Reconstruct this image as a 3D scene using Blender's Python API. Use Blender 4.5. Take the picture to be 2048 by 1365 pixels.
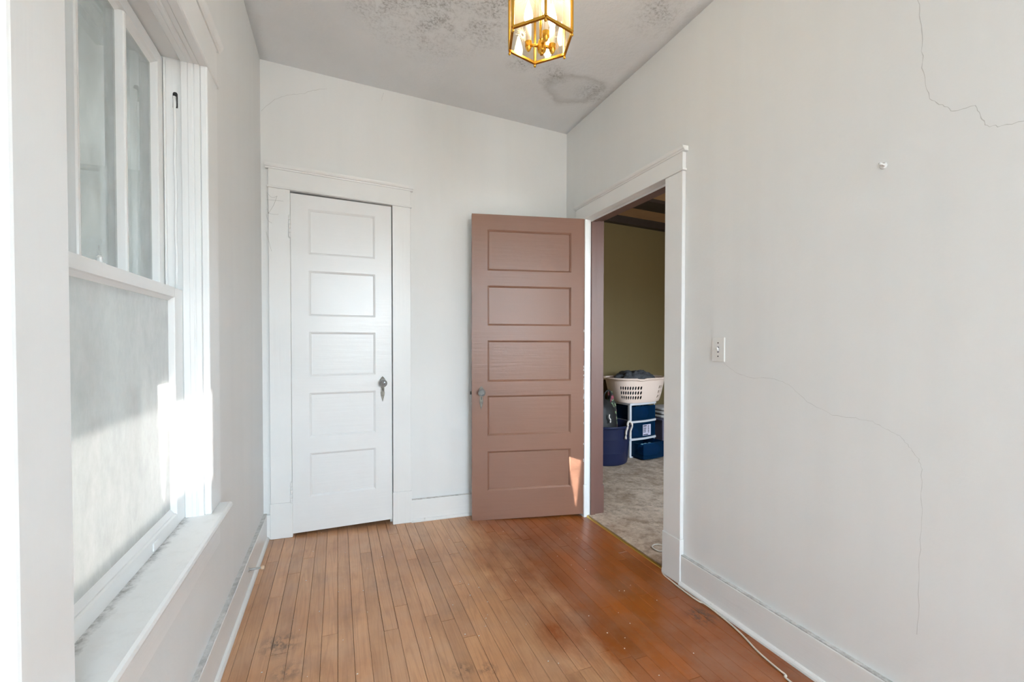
import bpy, bmesh, math, random
from mathutils import Vector, Matrix
import numpy as np

for o in list(bpy.data.objects):
    bpy.data.objects.remove(o)
scn = bpy.context.scene
col = scn.collection
R = math.radians
rnd = random.Random(7)

# ------------------------------------------------------------------ camera
F_PX = 859.0; YAW = .38595; PITCH = -.01588; ROLL = .00081; CAM_Z = 1.15; SHIFT_PX = 18.7
_f = np.array([math.sin(YAW)*math.cos(PITCH), math.cos(YAW)*math.cos(PITCH), math.sin(PITCH)])
_r = np.array([math.cos(YAW), -math.sin(YAW), 0.0]); _u = np.cross(_r, _f)
_r, _u = _r*math.cos(ROLL)+_u*math.sin(ROLL), -_r*math.sin(ROLL)+_u*math.cos(ROLL)
cd = bpy.data.cameras.new('camera'); cam = bpy.data.objects.new('camera', cd); col.objects.link(cam)
cd.sensor_fit = 'HORIZONTAL'; cd.sensor_width = 36.0; cd.lens = 36.0*F_PX/2048; cd.shift_y = SHIFT_PX/2048
cd.clip_start = .02
m = Matrix.Identity(4)
for i in range(3):
    m[i][0] = _r[i]; m[i][1] = _u[i]; m[i][2] = -_f[i]
m[2][3] = CAM_Z
cam.matrix_world = m
scn.camera = cam

# ------------------------------------------------------------------ view, sky, sun
vs = scn.view_settings
vs.view_transform = 'Standard'; vs.look = 'None'; vs.gamma = 1.0; vs.use_curve_mapping = False
vs.exposure = -0.08
SKY = 29.0
w = bpy.data.worlds.new('sky'); scn.world = w; w.use_nodes = True
nt = w.node_tree; nt.nodes.clear()
wo = nt.nodes.new('ShaderNodeOutputWorld'); bg = nt.nodes.new('ShaderNodeBackground')
tc = nt.nodes.new('ShaderNodeTexCoord'); sp = nt.nodes.new('ShaderNodeSeparateXYZ')
rp = nt.nodes.new('ShaderNodeValToRGB')
nt.links.new(tc.outputs['Generated'], sp.inputs[0])
mr = nt.nodes.new('ShaderNodeMath'); mr.operation = 'MULTIPLY_ADD'; mr.inputs[1].default_value = .5; mr.inputs[2].default_value = .5
nt.links.new(sp.outputs['Z'], mr.inputs[0]); nt.links.new(mr.outputs[0], rp.inputs[0])
rp.color_ramp.elements[0].position = .51; rp.color_ramp.elements[0].color = (.34, .345, .33, 1)      # ground
rp.color_ramp.elements[1].position = 1.0; rp.color_ramp.elements[1].color = (.60, .79, 1.0, 1)
e_ = rp.color_ramp.elements.new(.535); e_.color = (.74, .89, 1.0, 1)
nt.links.new(rp.outputs[0], bg.inputs[0]); bg.inputs[1].default_value = SKY
nt.links.new(bg.outputs[0], wo.inputs[0])

def sun_lamp(name, direction, energy, angle):
    sd = bpy.data.lights.new(name, 'SUN'); o = bpy.data.objects.new(name, sd); col.objects.link(o)
    sd.energy = energy; sd.angle = R(angle); sd.color = (1.0, .96, .91)
    o.rotation_euler = Vector(direction).to_track_quat('-Z', 'Y').to_euler(); return o
SUN_T = .30
SUN_H = Vector((1.95, 1.0)).normalized()                # added beam from the left, standing in for sun mirrored off the pane
sun_lamp('sun', (-1.55, 1.0, -.553), 4.5, .6).location = (8, -4, 4)      # low sun, entering by the small window at the right
sun_lamp('added_glint_sun', (SUN_H.x, SUN_H.y, -SUN_T), 290.0, .15).location = (-6, -3, 4)  # added second sun lamp, throws the bright patch on the brown door
scn.cycles.max_bounces = 8; scn.cycles.diffuse_bounces = 5; scn.cycles.glossy_bounces = 3; scn.cycles.transparent_max_bounces = 12

# ------------------------------------------------------------------ the room's measures
XL, XR, YB, ZC, T = -.4024, 1.5915, 2.8367, 2.761, -.0311      # T: the old house has settled, floors fall to the right
YR = -3.20                                                       # rear wall, behind the camera
X2, Y2 = 4.7, 4.35                                               # far walls of the next room
WT = .125

def ray(x, y):
    return _r*(x-1024)/F_PX + _u*(682.5+SHIFT_PX-y)/F_PX + _f
_C = np.array([0, 0, CAM_Z])
def on_x(x, y, X): d = ray(x, y); return Vector(_C+d*(X/d[0]))
def on_y(x, y, Y): d = ray(x, y); return Vector(_C+d*(Y/d[1]))
def on_ceil(x, y): d = ray(x, y); return Vector(_C+d*((ZC-CAM_Z)/(d[2]-T*d[0])))
def on_floor(x, y, z0=0): d = ray(x, y); return Vector(_C+d*((z0-CAM_Z)/(d[2]-T*d[0])))

# ------------------------------------------------------------------ materials
def new_mat(name):
    mt = bpy.data.materials.new(name); mt.use_nodes = True
    nt = mt.node_tree; b = nt.nodes['Principled BSDF']
    return mt, nt, b
def N(nt, kind, **kw):
    n = nt.nodes.new('ShaderNode'+kind)
    for k, v in kw.items(): setattr(n, k, v)
    return n
def pos(nt, scale=(1, 1, 1), off=None):
    g = N(nt, 'NewGeometry'); mp = N(nt, 'Mapping'); mp.inputs['Scale'].default_value = scale
    nt.links.new(g.outputs['Position'], mp.inputs['Vector'])
    if off is not None: mp.inputs['Location'].default_value = off
    return mp.outputs[0]
def noise(nt, vec, scale, detail=4, rough=.55, dist=0):
    n = N(nt, 'TexNoise'); n.inputs['Scale'].default_value = scale; n.inputs['Detail'].default_value = detail
    n.inputs['Roughness'].default_value = rough; n.inputs['Distortion'].default_value = dist
    nt.links.new(vec, n.inputs['Vector']); return n.outputs['Fac']
def ramp(nt, fac, stops):
    r = N(nt, 'ValToRGB'); e = r.color_ramp.elements
    while len(e) < len(stops): e.new(.5)
    for el, (p, c) in zip(e, stops):
        el.position = p
        el.color = (c, c, c, 1) if isinstance(c, (int, float)) else (*c, 1)
    nt.links.new(fac, r.inputs[0]); return r.outputs[0]
def mix(nt, fac, a, b, mode='MIX'):
    n = N(nt, 'Mix', data_type='RGBA', blend_type=mode)
    for s, v in ((n.inputs['Factor'], fac), (n.inputs['A'], a), (n.inputs['B'], b)):
        if isinstance(v, (int, float)): s.default_value = v
        elif isinstance(v, tuple): s.default_value = (*v, 1)
        else: nt.links.new(v, s)
    return n.outputs['Result']
def math_n(nt, op, a, b=None):
    n = N(nt, 'Math', operation=op)
    for i, v in enumerate((a, b)):
        if v is None: continue
        if isinstance(v, (int, float)): n.inputs[i].default_value = v
        else: nt.links.new(v, n.inputs[i])
    return n.outputs[0]
def bump(nt, b, h, strength=.1, dist=.01):
    n = N(nt, 'Bump'); n.inputs['Strength'].default_value = strength; n.inputs['Distance'].default_value = dist
    nt.links.new(h, n.inputs['Height']); nt.links.new(n.outputs[0], b.inputs['Normal'])
def put(nt, b, sock, v):
    if isinstance(v, (int, float)): b.inputs[sock].default_value = v
    elif isinstance(v, tuple): b.inputs[sock].default_value = (*v, 1)
    else: nt.links.new(v, b.inputs[sock])
def plain(name, c, rough=.5, metal=0, bscale=0, bstr=.1, var=0, spec=None, **kw):
    mt, nt, b = new_mat(name)
    v = pos(nt)
    if var:
        c2 = tuple(min(1, x*(1-var)) for x in c); c = mix(nt, ramp(nt, noise(nt, v, kw.get('vscale', 3), 5), [(.35, 0), (.65, 1)]), c, c2)
    put(nt, b, 'Base Color', c); b.inputs['Roughness'].default_value = rough; b.inputs['Metallic'].default_value = metal
    if spec is not None: b.inputs['Specular IOR Level'].default_value = spec
    if bscale: bump(nt, b, noise(nt, v, bscale, 3), bstr, .004)
    return mt
def srgb(r, g, b):
    f = lambda c: ((c/255+.055)/1.055)**2.4 if c > 10 else c/3294.6
    return (f(r), f(g), f(b))
def blob(nt, c, rad):
    """soft round mask about a world point"""
    g = N(nt, 'NewGeometry'); d = N(nt, 'VectorMath', operation='DISTANCE')
    nt.links.new(g.outputs['Position'], d.inputs[0]); d.inputs[1].default_value = c
    return ramp(nt, math_n(nt, 'DIVIDE', d.outputs['Value'], rad), [(.15, 1), (1.0, 0)])

M = {}
def wall_paint(name, c, marks=True):
    mt, nt, b = new_mat(name); v = pos(nt)
    base = mix(nt, ramp(nt, noise(nt, v, 1.3, 4), [(.3, 0), (.7, 1)]), c, tuple(x*.965 for x in c))
    sv = pos(nt, (9, 9, .7))                                   # faint vertical roller streaks
    base = mix(nt, ramp(nt, noise(nt, sv, 1.0, 3), [(.45, 0), (.7, .5)]), base, tuple(x*.95 for x in c))
    if marks:                                                   # scuffs
        s = ramp(nt, noise(nt, v, 9, 9, .75), [(.71, 0), (.76, .35)])
        base = mix(nt, s, base, tuple(x*.80 for x in c))
    put(nt, b, 'Base Color', base); b.inputs['Roughness'].default_value = .62
    b.inputs['Specular IOR Level'].default_value = .3
    h = math_n(nt, 'ADD', noise(nt, v, 5, 6, .5), math_n(nt, 'MULTIPLY', noise(nt, v, 90, 3), .12))
    bump(nt, b, h, .16, .02)
    return mt
M['wall'] = wall_paint('wall_plaster', (.825, .835, .83))
M['olive'] = wall_paint('olive_wall', srgb(122, 105, 70), False)

def ceiling_mat():
    mt, nt, b = new_mat('ceiling_plaster'); v = pos(nt)
    c = (.84, .86, .88)
    base = mix(nt, ramp(nt, noise(nt, v, 1.8, 5), [(.35, 0), (.7, 1)]), c, tuple(x*.93 for x in c))
    # mildew: speckled patches where damp came through
    spots = [((850, 20), .42), ((955, 45), .26), ((760, 10), .2), ((1322, 28), .17), ((1045, 122), .12), ((1110, 150), .13), ((985, 20), .25), ((1190, 185), .14)]
    tot = None
    for q, r_ in spots:
        bl = blob(nt, tuple(on_ceil(*q)), r_)
        tot = bl if tot is None else math_n(nt, 'MAXIMUM', tot, bl)
    fine = noise(nt, pos(nt), 70, 8, .75, .4); mid = noise(nt, pos(nt), 9, 8, .7, .5)
    k = math_n(nt, 'MULTIPLY', math_n(nt, 'MULTIPLY', tot, ramp(nt, mid, [(.40, 0), (.58, 1)])), ramp(nt, fine, [(.46, .12), (.60, 1)]))
    base = mix(nt, math_n(nt, 'MULTIPLY', k, .62), base, (.12, .12, .115))
    # tide ring of an old leak
    g = N(nt, 'NewGeometry'); d = N(nt, 'VectorMath', operation='DISTANCE'); nt.links.new(g.outputs['Position'], d.inputs[0])
    d.inputs[1].default_value = tuple(on_ceil(1148, 180))
    dd = math_n(nt, 'ADD', d.outputs['Value'], math_n(nt, 'MULTIPLY', noise(nt, pos(nt), 5, 6, .6), .22))
    ring = ramp(nt, dd, [(.20, .08), (.26, .38), (.28, .12), (.31, 0)])
    base = mix(nt, ring, base, (.36, .355, .34))
    put(nt, b, 'Base Color', base); b.inputs['Roughness'].default_value = .85
    h = noise(nt, pos(nt), 42, 5, .6)
    bump(nt, b, h, .28, .012)
    return mt
M['ceiling'] = ceiling_mat()

def gloss_paint(name, c, rough=.28, wear=None, grain=(4, 4, 60)):
    mt, nt, b = new_mat(name); v = pos(nt)
    base = mix(nt, ramp(nt, noise(nt, v, 2.2, 4), [(.35, 0), (.7, 1)]), c, tuple(x*.95 for x in c))
    base = mix(nt, ramp(nt, noise(nt, v, 40, 6, .7), [(.78, 0), (.82, .5)]), base, wear or tuple(x*.86 for x in c))
    put(nt, b, 'Base Color', base)
    b.inputs['Roughness'].default_value = rough
    h = math_n(nt, 'ADD', noise(nt, pos(nt, grain), 1.0, 4), math_n(nt, 'MULTIPLY', noise(nt, v, 14, 3), .6))
    bump(nt, b, h, .14, .006)
    return mt
M['trim'] = gloss_paint('white_trim_paint', (.85, .86, .855), .32)
M['trim_v'] = gloss_paint('white_trim_paint_upright', (.85, .86, .855), .32, None, (60, 60, 3))
M['door_white'] = gloss_paint('white_door_paint', (.84, .85, .85), .27)
M['door_brown'] = gloss_paint('brown_door_paint', srgb(128, 92, 75), .34, srgb(120, 90, 76))
M['brown_trim'] = gloss_paint('brown_trim_paint', srgb(112, 82, 74), .45, srgb(92, 66, 58), (60, 60, 3))

def dusty_trim():
    """white paint with grime caught where boards meet"""
    mt, nt, b = new_mat('dusty_white_paint'); v = pos(nt)
    c = (.83, .835, .83)
    g = N(nt, 'NewGeometry'); s = N(nt, 'SeparateXYZ'); nt.links.new(g.outputs['Position'], s.inputs[0])
    edge = ramp(nt, math_n(nt, 'ADD', math_n(nt, 'MULTIPLY', math_n(nt, 'ADD', s.outputs['X'], .454), 12), math_n(nt, 'MULTIPLY', noise(nt, pos(nt), 16, 6, .7), 1.0)), [(.50, 1), (.78, 0)])
    mould = math_n(nt, 'MULTIPLY', edge, ramp(nt, noise(nt, pos(nt), 60, 8, .75), [(.40, .25), (.6, 1)]))
    base = mix(nt, math_n(nt, 'MULTIPLY', mould, .8), c, (.12, .115, .105))
    base = mix(nt, ramp(nt, noise(nt, v, 24, 8, .7), [(.5, 0), (.72, .3)]), base, (.66, .655, .64))
    put(nt, b, 'Base Color', base); b.inputs['Roughness'].default_value = .5
    bump(nt, b, noise(nt, v, 70, 4), .12, .004)
    return mt
M['sill'] = dusty_trim()
def dusty_ledge():
    mt, nt, b = new_mat('dusty_ledge_paint'); v = pos(nt)
    base = mix(nt, ramp(nt, noise(nt, v, 30, 8, .75), [(.36, 0), (.62, 1)]), (.70, .695, .68), (.42, .415, .40))
    put(nt, b, 'Base Color', base); b.inputs['Roughness'].default_value = .7
    return mt
M['ledge'] = dusty_ledge()
def worn_shoe():
    mt, nt, b = new_mat('chipped_shoe_paint'); v = pos(nt)
    base = mix(nt, ramp(nt, noise(nt, v, 26, 8, .8), [(.60, 0), (.66, 1)]), (.80, .80, .785), (.33, .31, .28))
    put(nt, b, 'Base Color', base); b.inputs['Roughness'].default_value = .5
    return mt
M['shoe'] = worn_shoe()

def oak():
    mt, nt, b = new_mat('worn_oak_strip_floor')
    oi = N(nt, 'ObjectInfo'); g = N(nt, 'NewGeometry')
    offs = N(nt, 'VectorMath', operation='ADD'); cx = N(nt, 'CombineXYZ')
    r37 = math_n(nt, 'MULTIPLY', oi.outputs['Random'], 37.0)
    for i in range(3): nt.links.new(r37, cx.inputs[i])
    nt.links.new(g.outputs['Position'], offs.inputs[0]); nt.links.new(cx.outputs[0], offs.inputs[1])
    def mapped(sc):
        mp = N(nt, 'Mapping'); mp.inputs['Scale'].default_value = sc; nt.links.new(offs.outputs[0], mp.inputs['Vector']); return mp.outputs[0]
    grain = noise(nt, mapped((210, 7, 1)), 1.0, 8, .75, .6)
    fg = math_n(nt, 'MULTIPLY', noise(nt, mapped((13, .75, 1)), 1.0, 2, .45), 13.0)
    figure = math_n(nt, 'MULTIPLY', math_n(nt, 'PINGPONG', fg, .5), 2.0)
    # where the varnish has survived: along the right wall and the doorway
    sx = N(nt, 'SeparateXYZ'); nt.links.new(g.outputs['Position'], sx.inputs[0])
    wv = math_n(nt, 'ADD', math_n(nt, 'MULTIPLY', sx.outputs['X'], 1.0), math_n(nt, 'MULTIPLY', math_n(nt, 'SUBTRACT', noise(nt, pos(nt, (3.0, 1.4, 1)), 1.5, 6, .62), .5), 1.05))
    varn = ramp(nt, wv, [(.74, 0), (1.30, 1)])
    worn = mix(nt, ramp(nt, noise(nt, pos(nt), 2.4, 5), [(.35, 0), (.65, 1)]), srgb(204, 156, 116), srgb(186, 136, 97))
    rich = mix(nt, ramp(nt, noise(nt, pos(nt), 2.0, 5), [(.35, 0), (.65, 1)]), srgb(160, 86, 24), srgb(130, 65, 16))
    base = mix(nt, varn, worn, rich)
    tone = ramp(nt, oi.outputs['Random'], [(0, .86), (.5, 1.0), (1, 1.10)])
    base = mix(nt, 1.0, base, tone, 'MULTIPLY')
    base = mix(nt, math_n(nt, 'MULTIPLY', ramp(nt, grain, [(.42, 0), (.70, 1)]), .45), base, mix(nt, .5, base, srgb(112, 70, 44)))
    base = mix(nt, math_n(nt, 'MULTIPLY', ramp(nt, figure, [(.55, 0), (.95, 1)]), .20), base, srgb(128, 82, 54))
    # dust film and dark traffic scuffs
    base = mix(nt, math_n(nt, 'MULTIPLY', ramp(nt, noise(nt, pos(nt), 5.5, 8, .6), [(.45, 0), (.75, 1)]), .30), base, srgb(176, 150, 132))
    base = mix(nt, math_n(nt, 'MULTIPLY', ramp(nt, noise(nt, pos(nt, (2.2, 1.2, 1)), 3.4, 7, .62), [(.52, 0), (.76, 1)]), .34), base, srgb(100, 66, 42))
    # old black water marks
    fn = noise(nt, pos(nt, (1.5, 1, 1)), 26, 8, .75)
    for (p, r_, k) in [(on_floor(1402, 1232), .085, .95), (on_floor(560, 1290), .09, .75), (on_floor(575, 1345), .07, .6), (on_floor(925, 1342), .05, .7), (on_floor(975, 1340), .045, .7)]:
        mk = math_n(nt, 'MULTIPLY', blob(nt, tuple(p), r_), ramp(nt, fn, [(.44, 0), (.56, 1)]))
        base = mix(nt, math_n(nt, 'MULTIPLY', mk, k), base, srgb(52, 42, 38))
    put(nt, b, 'Base Color', base)
    b.inputs['Roughness'].default_value = .31
    bump(nt, b, grain, .10, .002)
    return mt
M['oak'] = oak()
M['subfloor'] = plain('dark_board_gap', srgb(104, 70, 48), .9)

def carpet():
    mt, nt, b = new_mat('worn_beige_carpet'); v = pos(nt)
    base = mix(nt, ramp(nt, noise(nt, v, 7, 8, .75), [(.38, 0), (.62, 1)]), srgb(216, 194, 174), srgb(166, 143, 122))
    base = mix(nt, ramp(nt, noise(nt, pos(nt), 26, 8, .8), [(.50, 0), (.66, .7)]), base, srgb(122, 104, 90))
    put(nt, b, 'Base Color', base); b.inputs['Roughness'].default_value = .95; b.inputs['Specular IOR Level'].default_value = .1
    bump(nt, b, noise(nt, v, 220, 4, .7), .7, .01)
    return mt
M['carpet'] = carpet()

def schlick(nt):
    lw = N(nt, 'LayerWeight'); lw.inputs[0].default_value = .5
    return math_n(nt, 'ADD', math_n(nt, 'MULTIPLY', math_n(nt, 'POWER', lw.outputs['Facing'], 5.0), .94), .05)
def dusty_glass(name, lo, hi, tlc, dfc):
    """old pane under a film of dust: part clear, part scattering"""
    mt, nt, b = new_mat(name)
    out = nt.nodes['Material Output']; v = pos(nt)
    tr = N(nt, 'BsdfTransparent'); tl = N(nt, 'BsdfTranslucent'); df = N(nt, 'BsdfDiffuse'); gl = N(nt, 'BsdfGlossy')
    tr.inputs[0].default_value = (.92, .93, .92, 1)
    tl.inputs[0].default_value = (*tlc, 1); df.inputs[0].default_value = (*dfc, 1)
    gl.inputs['Roughness'].default_value = .04
    m1 = N(nt, 'MixShader'); m1.inputs[0].default_value = .5
    nt.links.new(tl.outputs[0], m1.inputs[1]); nt.links.new(df.outputs[0], m1.inputs[2])
    dust = ramp(nt, noise(nt, pos(nt, (1, 1.2, .6)), 9, 8, .7), [(.3, lo), (.72, hi)])
    m2 = N(nt, 'MixShader'); nt.links.new(dust, m2.inputs[0])
    nt.links.new(tr.outputs[0], m2.inputs[1]); nt.links.new(m1.outputs[0], m2.inputs[2])
    m3 = N(nt, 'MixShader'); nt.links.new(schlick(nt), m3.inputs[0])
    nt.links.new(m2.outputs[0], m3.inputs[1]); nt.links.new(gl.outputs[0], m3.inputs[2])
    nt.links.new(m3.outputs[0], out.inputs[0])
    return mt
M['pane'] = dusty_glass('dusty_window_glass', .36, .58, (.30, .30, .295), (.40, .40, .39))
M['pane_low'] = dusty_glass('thickly_dusted_window_glass', .58, .84, (.62, .62, .61), (.80, .80, .79))
def clear_glass(name, tint, rough=.02, haze=.06):
    mt, nt, b = new_mat(name); out = nt.nodes['Material Output']
    tr = N(nt, 'BsdfTransparent'); tr.inputs[0].default_value = (*tint, 1)
    gl = N(nt, 'BsdfGlossy'); gl.inputs['Roughness'].default_value = rough
    tl = N(nt, 'BsdfTranslucent'); tl.inputs[0].default_value = (1, .95, .85, 1)
    m1 = N(nt, 'MixShader'); m1.inputs[0].default_value = haze
    nt.links.new(tr.outputs[0], m1.inputs[1]); nt.links.new(tl.outputs[0], m1.inputs[2])
    m3 = N(nt, 'MixShader'); nt.links.new(schlick(nt), m3.inputs[0])
    nt.links.new(m1.outputs[0], m3.inputs[1]); nt.links.new(gl.outputs[0], m3.inputs[2])
    nt.links.new(m3.outputs[0], out.inputs[0]); return mt
M['lantern_glass'] = clear_glass('bevelled_lantern_glass', (.97, .94, .87), .03, .13)
M['star'] = plain('etched_star', (.95, .92, .84), .4)
M['brass'] = plain('polished_brass', srgb(214, 164, 66), .22, 1.0)
M['brass_strip'] = plain('brass_strip', srgb(205, 170, 90), .35, .9)
M['pewter'] = plain('aged_nickel_plate', srgb(120, 116, 108), .42, .9, 120, .3, .4, vscale=60)
M['black'] = plain('dark_hole', (.012, .012, .012), .8)
M['iron'] = plain('dark_iron', (.05, .05, .048), .6, .3)
M['candle'] = plain('ivory_candle_sleeve', (.9, .85, .72), .5)
def emit(name, c, s):
    mt, nt, b = new_mat(name); b.inputs['Base Color'].default_value = (*c, 1)
    b.inputs['Emission Color'].default_value = (*c, 1); b.inputs['Emission Strength'].default_value = s; return mt
M['bulb'] = emit('glowing_bulb', (1.0, .84, .60), 60.0)
def knob_glass():
    mt, nt, b = new_mat('cut_glass_knob'); b.inputs['Base Color'].default_value = (.62, .66, .68, 1)
    b.inputs['Roughness'].default_value = .05; b.inputs['Transmission Weight'].default_value = .75; b.inputs['IOR'].default_value = 1.5
    b.inputs['Coat Weight'].default_value = .6
    return mt
M['knob'] = knob_glass()
M['plastic_white'] = plain('white_plastic', (.80, .80, .78), .35)
M['cord'] = plain('white_cord', srgb(222, 214, 202), .45)
M['rubber'] = plain('tan_rubber_tip', srgb(206, 178, 150), .6)
M['steel'] = plain('dull_steel', (.55, .55, .54), .35, .9)
M['grime'] = plain('grey_web_dust', (.42, .42, .41), .95)
M['crack'] = plain('plaster_crack', (.56, .56, .55), .9)
M['chip'] = plain('paint_chip', (.86, .85, .82), .6)
M['beige_plastic'] = plain('beige_plastic', srgb(240, 214, 198), .45)
M['tub'] = plain('navy_plastic', srgb(20, 29, 62), .35, 0, 40, .05)
M['rope'] = plain('white_rope', srgb(226, 214, 204), .8, 0, 300, .5)
M['grey_cloth'] = plain('charcoal_fleece', srgb(84, 84, 88), .95, 0, 60, .8, .5, vscale=26)
M['black_cloth'] = plain('black_nylon', srgb(36, 34, 33), .6, 0, 20, .3, .3)
M['cart_white'] = plain('white_cart_plastic', srgb(212, 210, 212), .4)
def drawer_blue():
    mt, nt, b = new_mat('translucent_blue_plastic'); out = nt.nodes['Material Output']
    tr = N(nt, 'BsdfTransparent'); tr.inputs[0].default_value = (*srgb(70, 150, 190), 1)
    b.inputs['Base Color'].default_value = (*srgb(20, 70, 108), 1); b.inputs['Roughness'].default_value = .3
    m1 = N(nt, 'MixShader'); m1.inputs[0].default_value = .30
    nt.links.new(tr.outputs[0], m1.inputs[1]); nt.links.new(b.outputs[0], m1.inputs[2]); nt.links.new(m1.outputs[0], out.inputs[0])
    return mt
M['drawer'] = drawer_blue()
M['teal_cloth'] = plain('teal_cloth', srgb(170, 226, 236), .9, 0, 40, .6, .4, vscale=12)
M['bin_grey'] = plain('grey_violet_plastic', srgb(96, 92, 112), .45)
M['towel'] = plain('pale_grey_towel', srgb(190, 184, 180), .95, 0, 150, .6)
M['sticker'] = plain('white_sticker', srgb(214, 206, 222), .5)
M['ink'] = plain('dark_ink', srgb(40, 44, 60), .6)
def floral():
    mt, nt, b = new_mat('floral_print'); v = pos(nt)
    base = mix(nt, ramp(nt, noise(nt, v, 24, 3), [(.50, 0), (.56, 1)]), srgb(38, 36, 34), srgb(128, 146, 110))
    base = mix(nt, ramp(nt, noise(nt, pos(nt, (1, 1, 1), (4, 4, 4)), 18, 3), [(.58, 0), (.62, 1)]), base, srgb(150, 70, 84))
    put(nt, b, 'Base Color', base); b.inputs['Roughness'].default_value = .8; return mt
M['floral'] = floral()
M['tan_ceiling'] = plain('tan_ceiling_paint', srgb(176, 136, 96), .7, 0, 30, .1, .15)
M['dark_beam'] = plain('dark_stained_beam', srgb(58, 46, 40), .5, 0, 30, .2, .2)
M['bark'] = plain('tree_bark', srgb(92, 78, 64), .9, 0, 30, .8, .4, vscale=14)
M['leaf'] = plain('tree_leaf', srgb(56, 70, 44), .6, 0, 0, 0, .4, vscale=5)
M['fence'] = plain('whitewashed_fence_wood', srgb(222, 218, 210), .85, 0, 30, .4, .3, vscale=6)
M['siding'] = plain('pale_screen_paint', (.62, .62, .60), .7)  # for the added light-blocking slabs and screen outside
M['screen_floor'] = plain('grey_screen_floor', (.30, .30, .30), .7)
M['lawn'] = plain('dry_lawn', srgb(150, 146, 112), .95, 0, 60, .6, .4, vscale=5)

# ------------------------------------------------------------------ mesh helpers
class MB:
    def __init__(s): s.v = []; s.f = []; s.mi = []
    def add(s, vs, fs, mi=0):
        n = len(s.v); s.v += [tuple(p) for p in vs]; s.f += [tuple(i+n for i in f) for f in fs]; s.mi += [mi]*len(fs)
        return s
    def box(s, x0, x1, y0, y1, z0, z1, mi=0, front=None):
        vs = [(x0, y0, z0), (x1, y0, z0), (x1, y1, z0), (x0, y1, z0), (x0, y0, z1), (x1, y0, z1), (x1, y1, z1), (x0, y1, z1)]
        fs = [(3, 2, 1, 0), (4, 5, 6, 7), (0, 1, 5, 4), (1, 2, 6, 5), (2, 3, 7, 6), (3, 0, 4, 7)]
        return s.add(vs, fs, mi)
    def prism(s, prof, axis, a0, a1, mi=0):
        """extrude a closed 2-D profile along an axis; the profile lies in the other two axes, in order"""
        n = len(prof)
        def p3(q, a):
            return {'x': (a, q[0], q[1]), 'y': (q[0], a, q[1]), 'z': (q[0], q[1], a)}[axis]
        vs = [p3(q, a0) for q in prof]+[p3(q, a1) for q in prof]
        fs = [tuple(range(n))[::-1], tuple(range(n, 2*n))]+[(i, (i+1) % n, (i+1) % n+n, i+n) for i in range(n)]
        return s.add(vs, fs, mi)
    def lathe(s, prof, c=(0, 0, 0), seg=16, rx=1, ry=1, axis='z', mi=0, caps=True):
        vs = []; fs = []; n = len(prof)
        for r_, h in prof:
            for k in range(seg):
                a = 2*math.pi*k/seg; p = (r_*math.cos(a)*rx, r_*math.sin(a)*ry, h)
                if axis == 'y': p = (p[0], p[2], p[1])
                if axis == 'x': p = (p[2], p[0], p[1])
                vs.append((c[0]+p[0], c[1]+p[1], c[2]+p[2]))
        for i in range(n-1):
            for k in range(seg):
                k2 = (k+1) % seg; fs.append((i*seg+k, i*seg+k2, (i+1)*seg+k2, (i+1)*seg+k))
        if caps: fs += [tuple(range(seg))[::-1], tuple(range((n-1)*seg, n*seg))]
        return s.add(vs, fs, mi)
    def tube(s, pts, r, seg=8, closed=False, mi=0):
        pts = [Vector(p) for p in pts]; n = len(pts); vs = []; fs = []
        for i, p in enumerate(pts):
            a = pts[(i-1) % n] if (closed or i) else p; b = pts[(i+1) % n] if (closed or i < n-1) else p
            d = (b-a).normalized(); u = d.cross(Vector((0, 0, 1)))
            if u.length < .05: u = d.cross(Vector((1, 0, 0)))
            u.normalize(); w_ = u.cross(d)
            rr = r[i] if isinstance(r, (list, tuple)) else r
            for k in range(seg):
                t = 2*math.pi*k/seg; vs.append(p+(u*math.cos(t)+w_*math.sin(t))*rr)
        for i in range(n if closed else n-1):
            j = (i+1) % n
            for k in range(seg):
                k2 = (k+1) % seg; fs.append((i*seg+k, i*seg+k2, j*seg+k2, j*seg+k))
        if not closed: fs += [tuple(range(seg))[::-1], tuple(range((n-1)*seg, n*seg))]
        return s.add(vs, fs, mi)
    def ball(s, c, r, seg=12, sz=1, mi=0):
        prof = [(max(1e-4, r*math.sin(math.pi*i/8)), -r*sz*math.cos(math.pi*i/8)) for i in range(9)]
        return s.lathe(prof, c, seg, mi=mi)
    def settle(s):
        s.v = [(x, y, z+T*x) for x, y, z in s.v]; return s
    def build(s, name, mats, parent=None, bevel=0, smooth=False, segs=2):
        me = bpy.data.meshes.new(name); me.from_pydata(s.v, [], s.f)
        mats = mats if isinstance(mats, (list, tuple)) else [mats]
        for mm in mats: me.materials.append(M[mm] if isinstance(mm, str) else mm)
        if len(mats) > 1:
            for p, i in zip(me.polygons, s.mi): p.material_index = i
        bm = bmesh.new(); bm.from_mesh(me); bmesh.ops.recalc_face_normals(bm, faces=bm.faces); bm.to_mesh(me); bm.free()
        if smooth:
            for p in me.polygons: p.use_smooth = True
        o = bpy.data.objects.new(name, me); col.objects.link(o)
        if parent is not None: o.parent = parent
        if bevel:
            bv = o.modifiers.new('bevel', 'BEVEL'); bv.width = bevel; bv.segments = segs; bv.limit_method = 'ANGLE'; bv.angle_limit = R(35)
        return o
def catmull(P, n=6):
    out = []
    for i in range(len(P)-1):
        a, b_, c, d = P[max(i-1, 0)], P[i], P[i+1], P[min(i+2, len(P)-1)]
        for k in range(n):
            t = k/n; out.append(.5*((2*b_)+(c-a)*t+(2*a-5*b_+4*c-d)*t*t+(3*b_-a-3*c+d)*t**3))
    return out+[P[-1]]
def tag(o, label=None, cat=None, group=None, kind=None):
    for k, v in (('label', label), ('category', cat), ('group', group), ('kind', kind)):
        if v: o[k] = v
    return o
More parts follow.
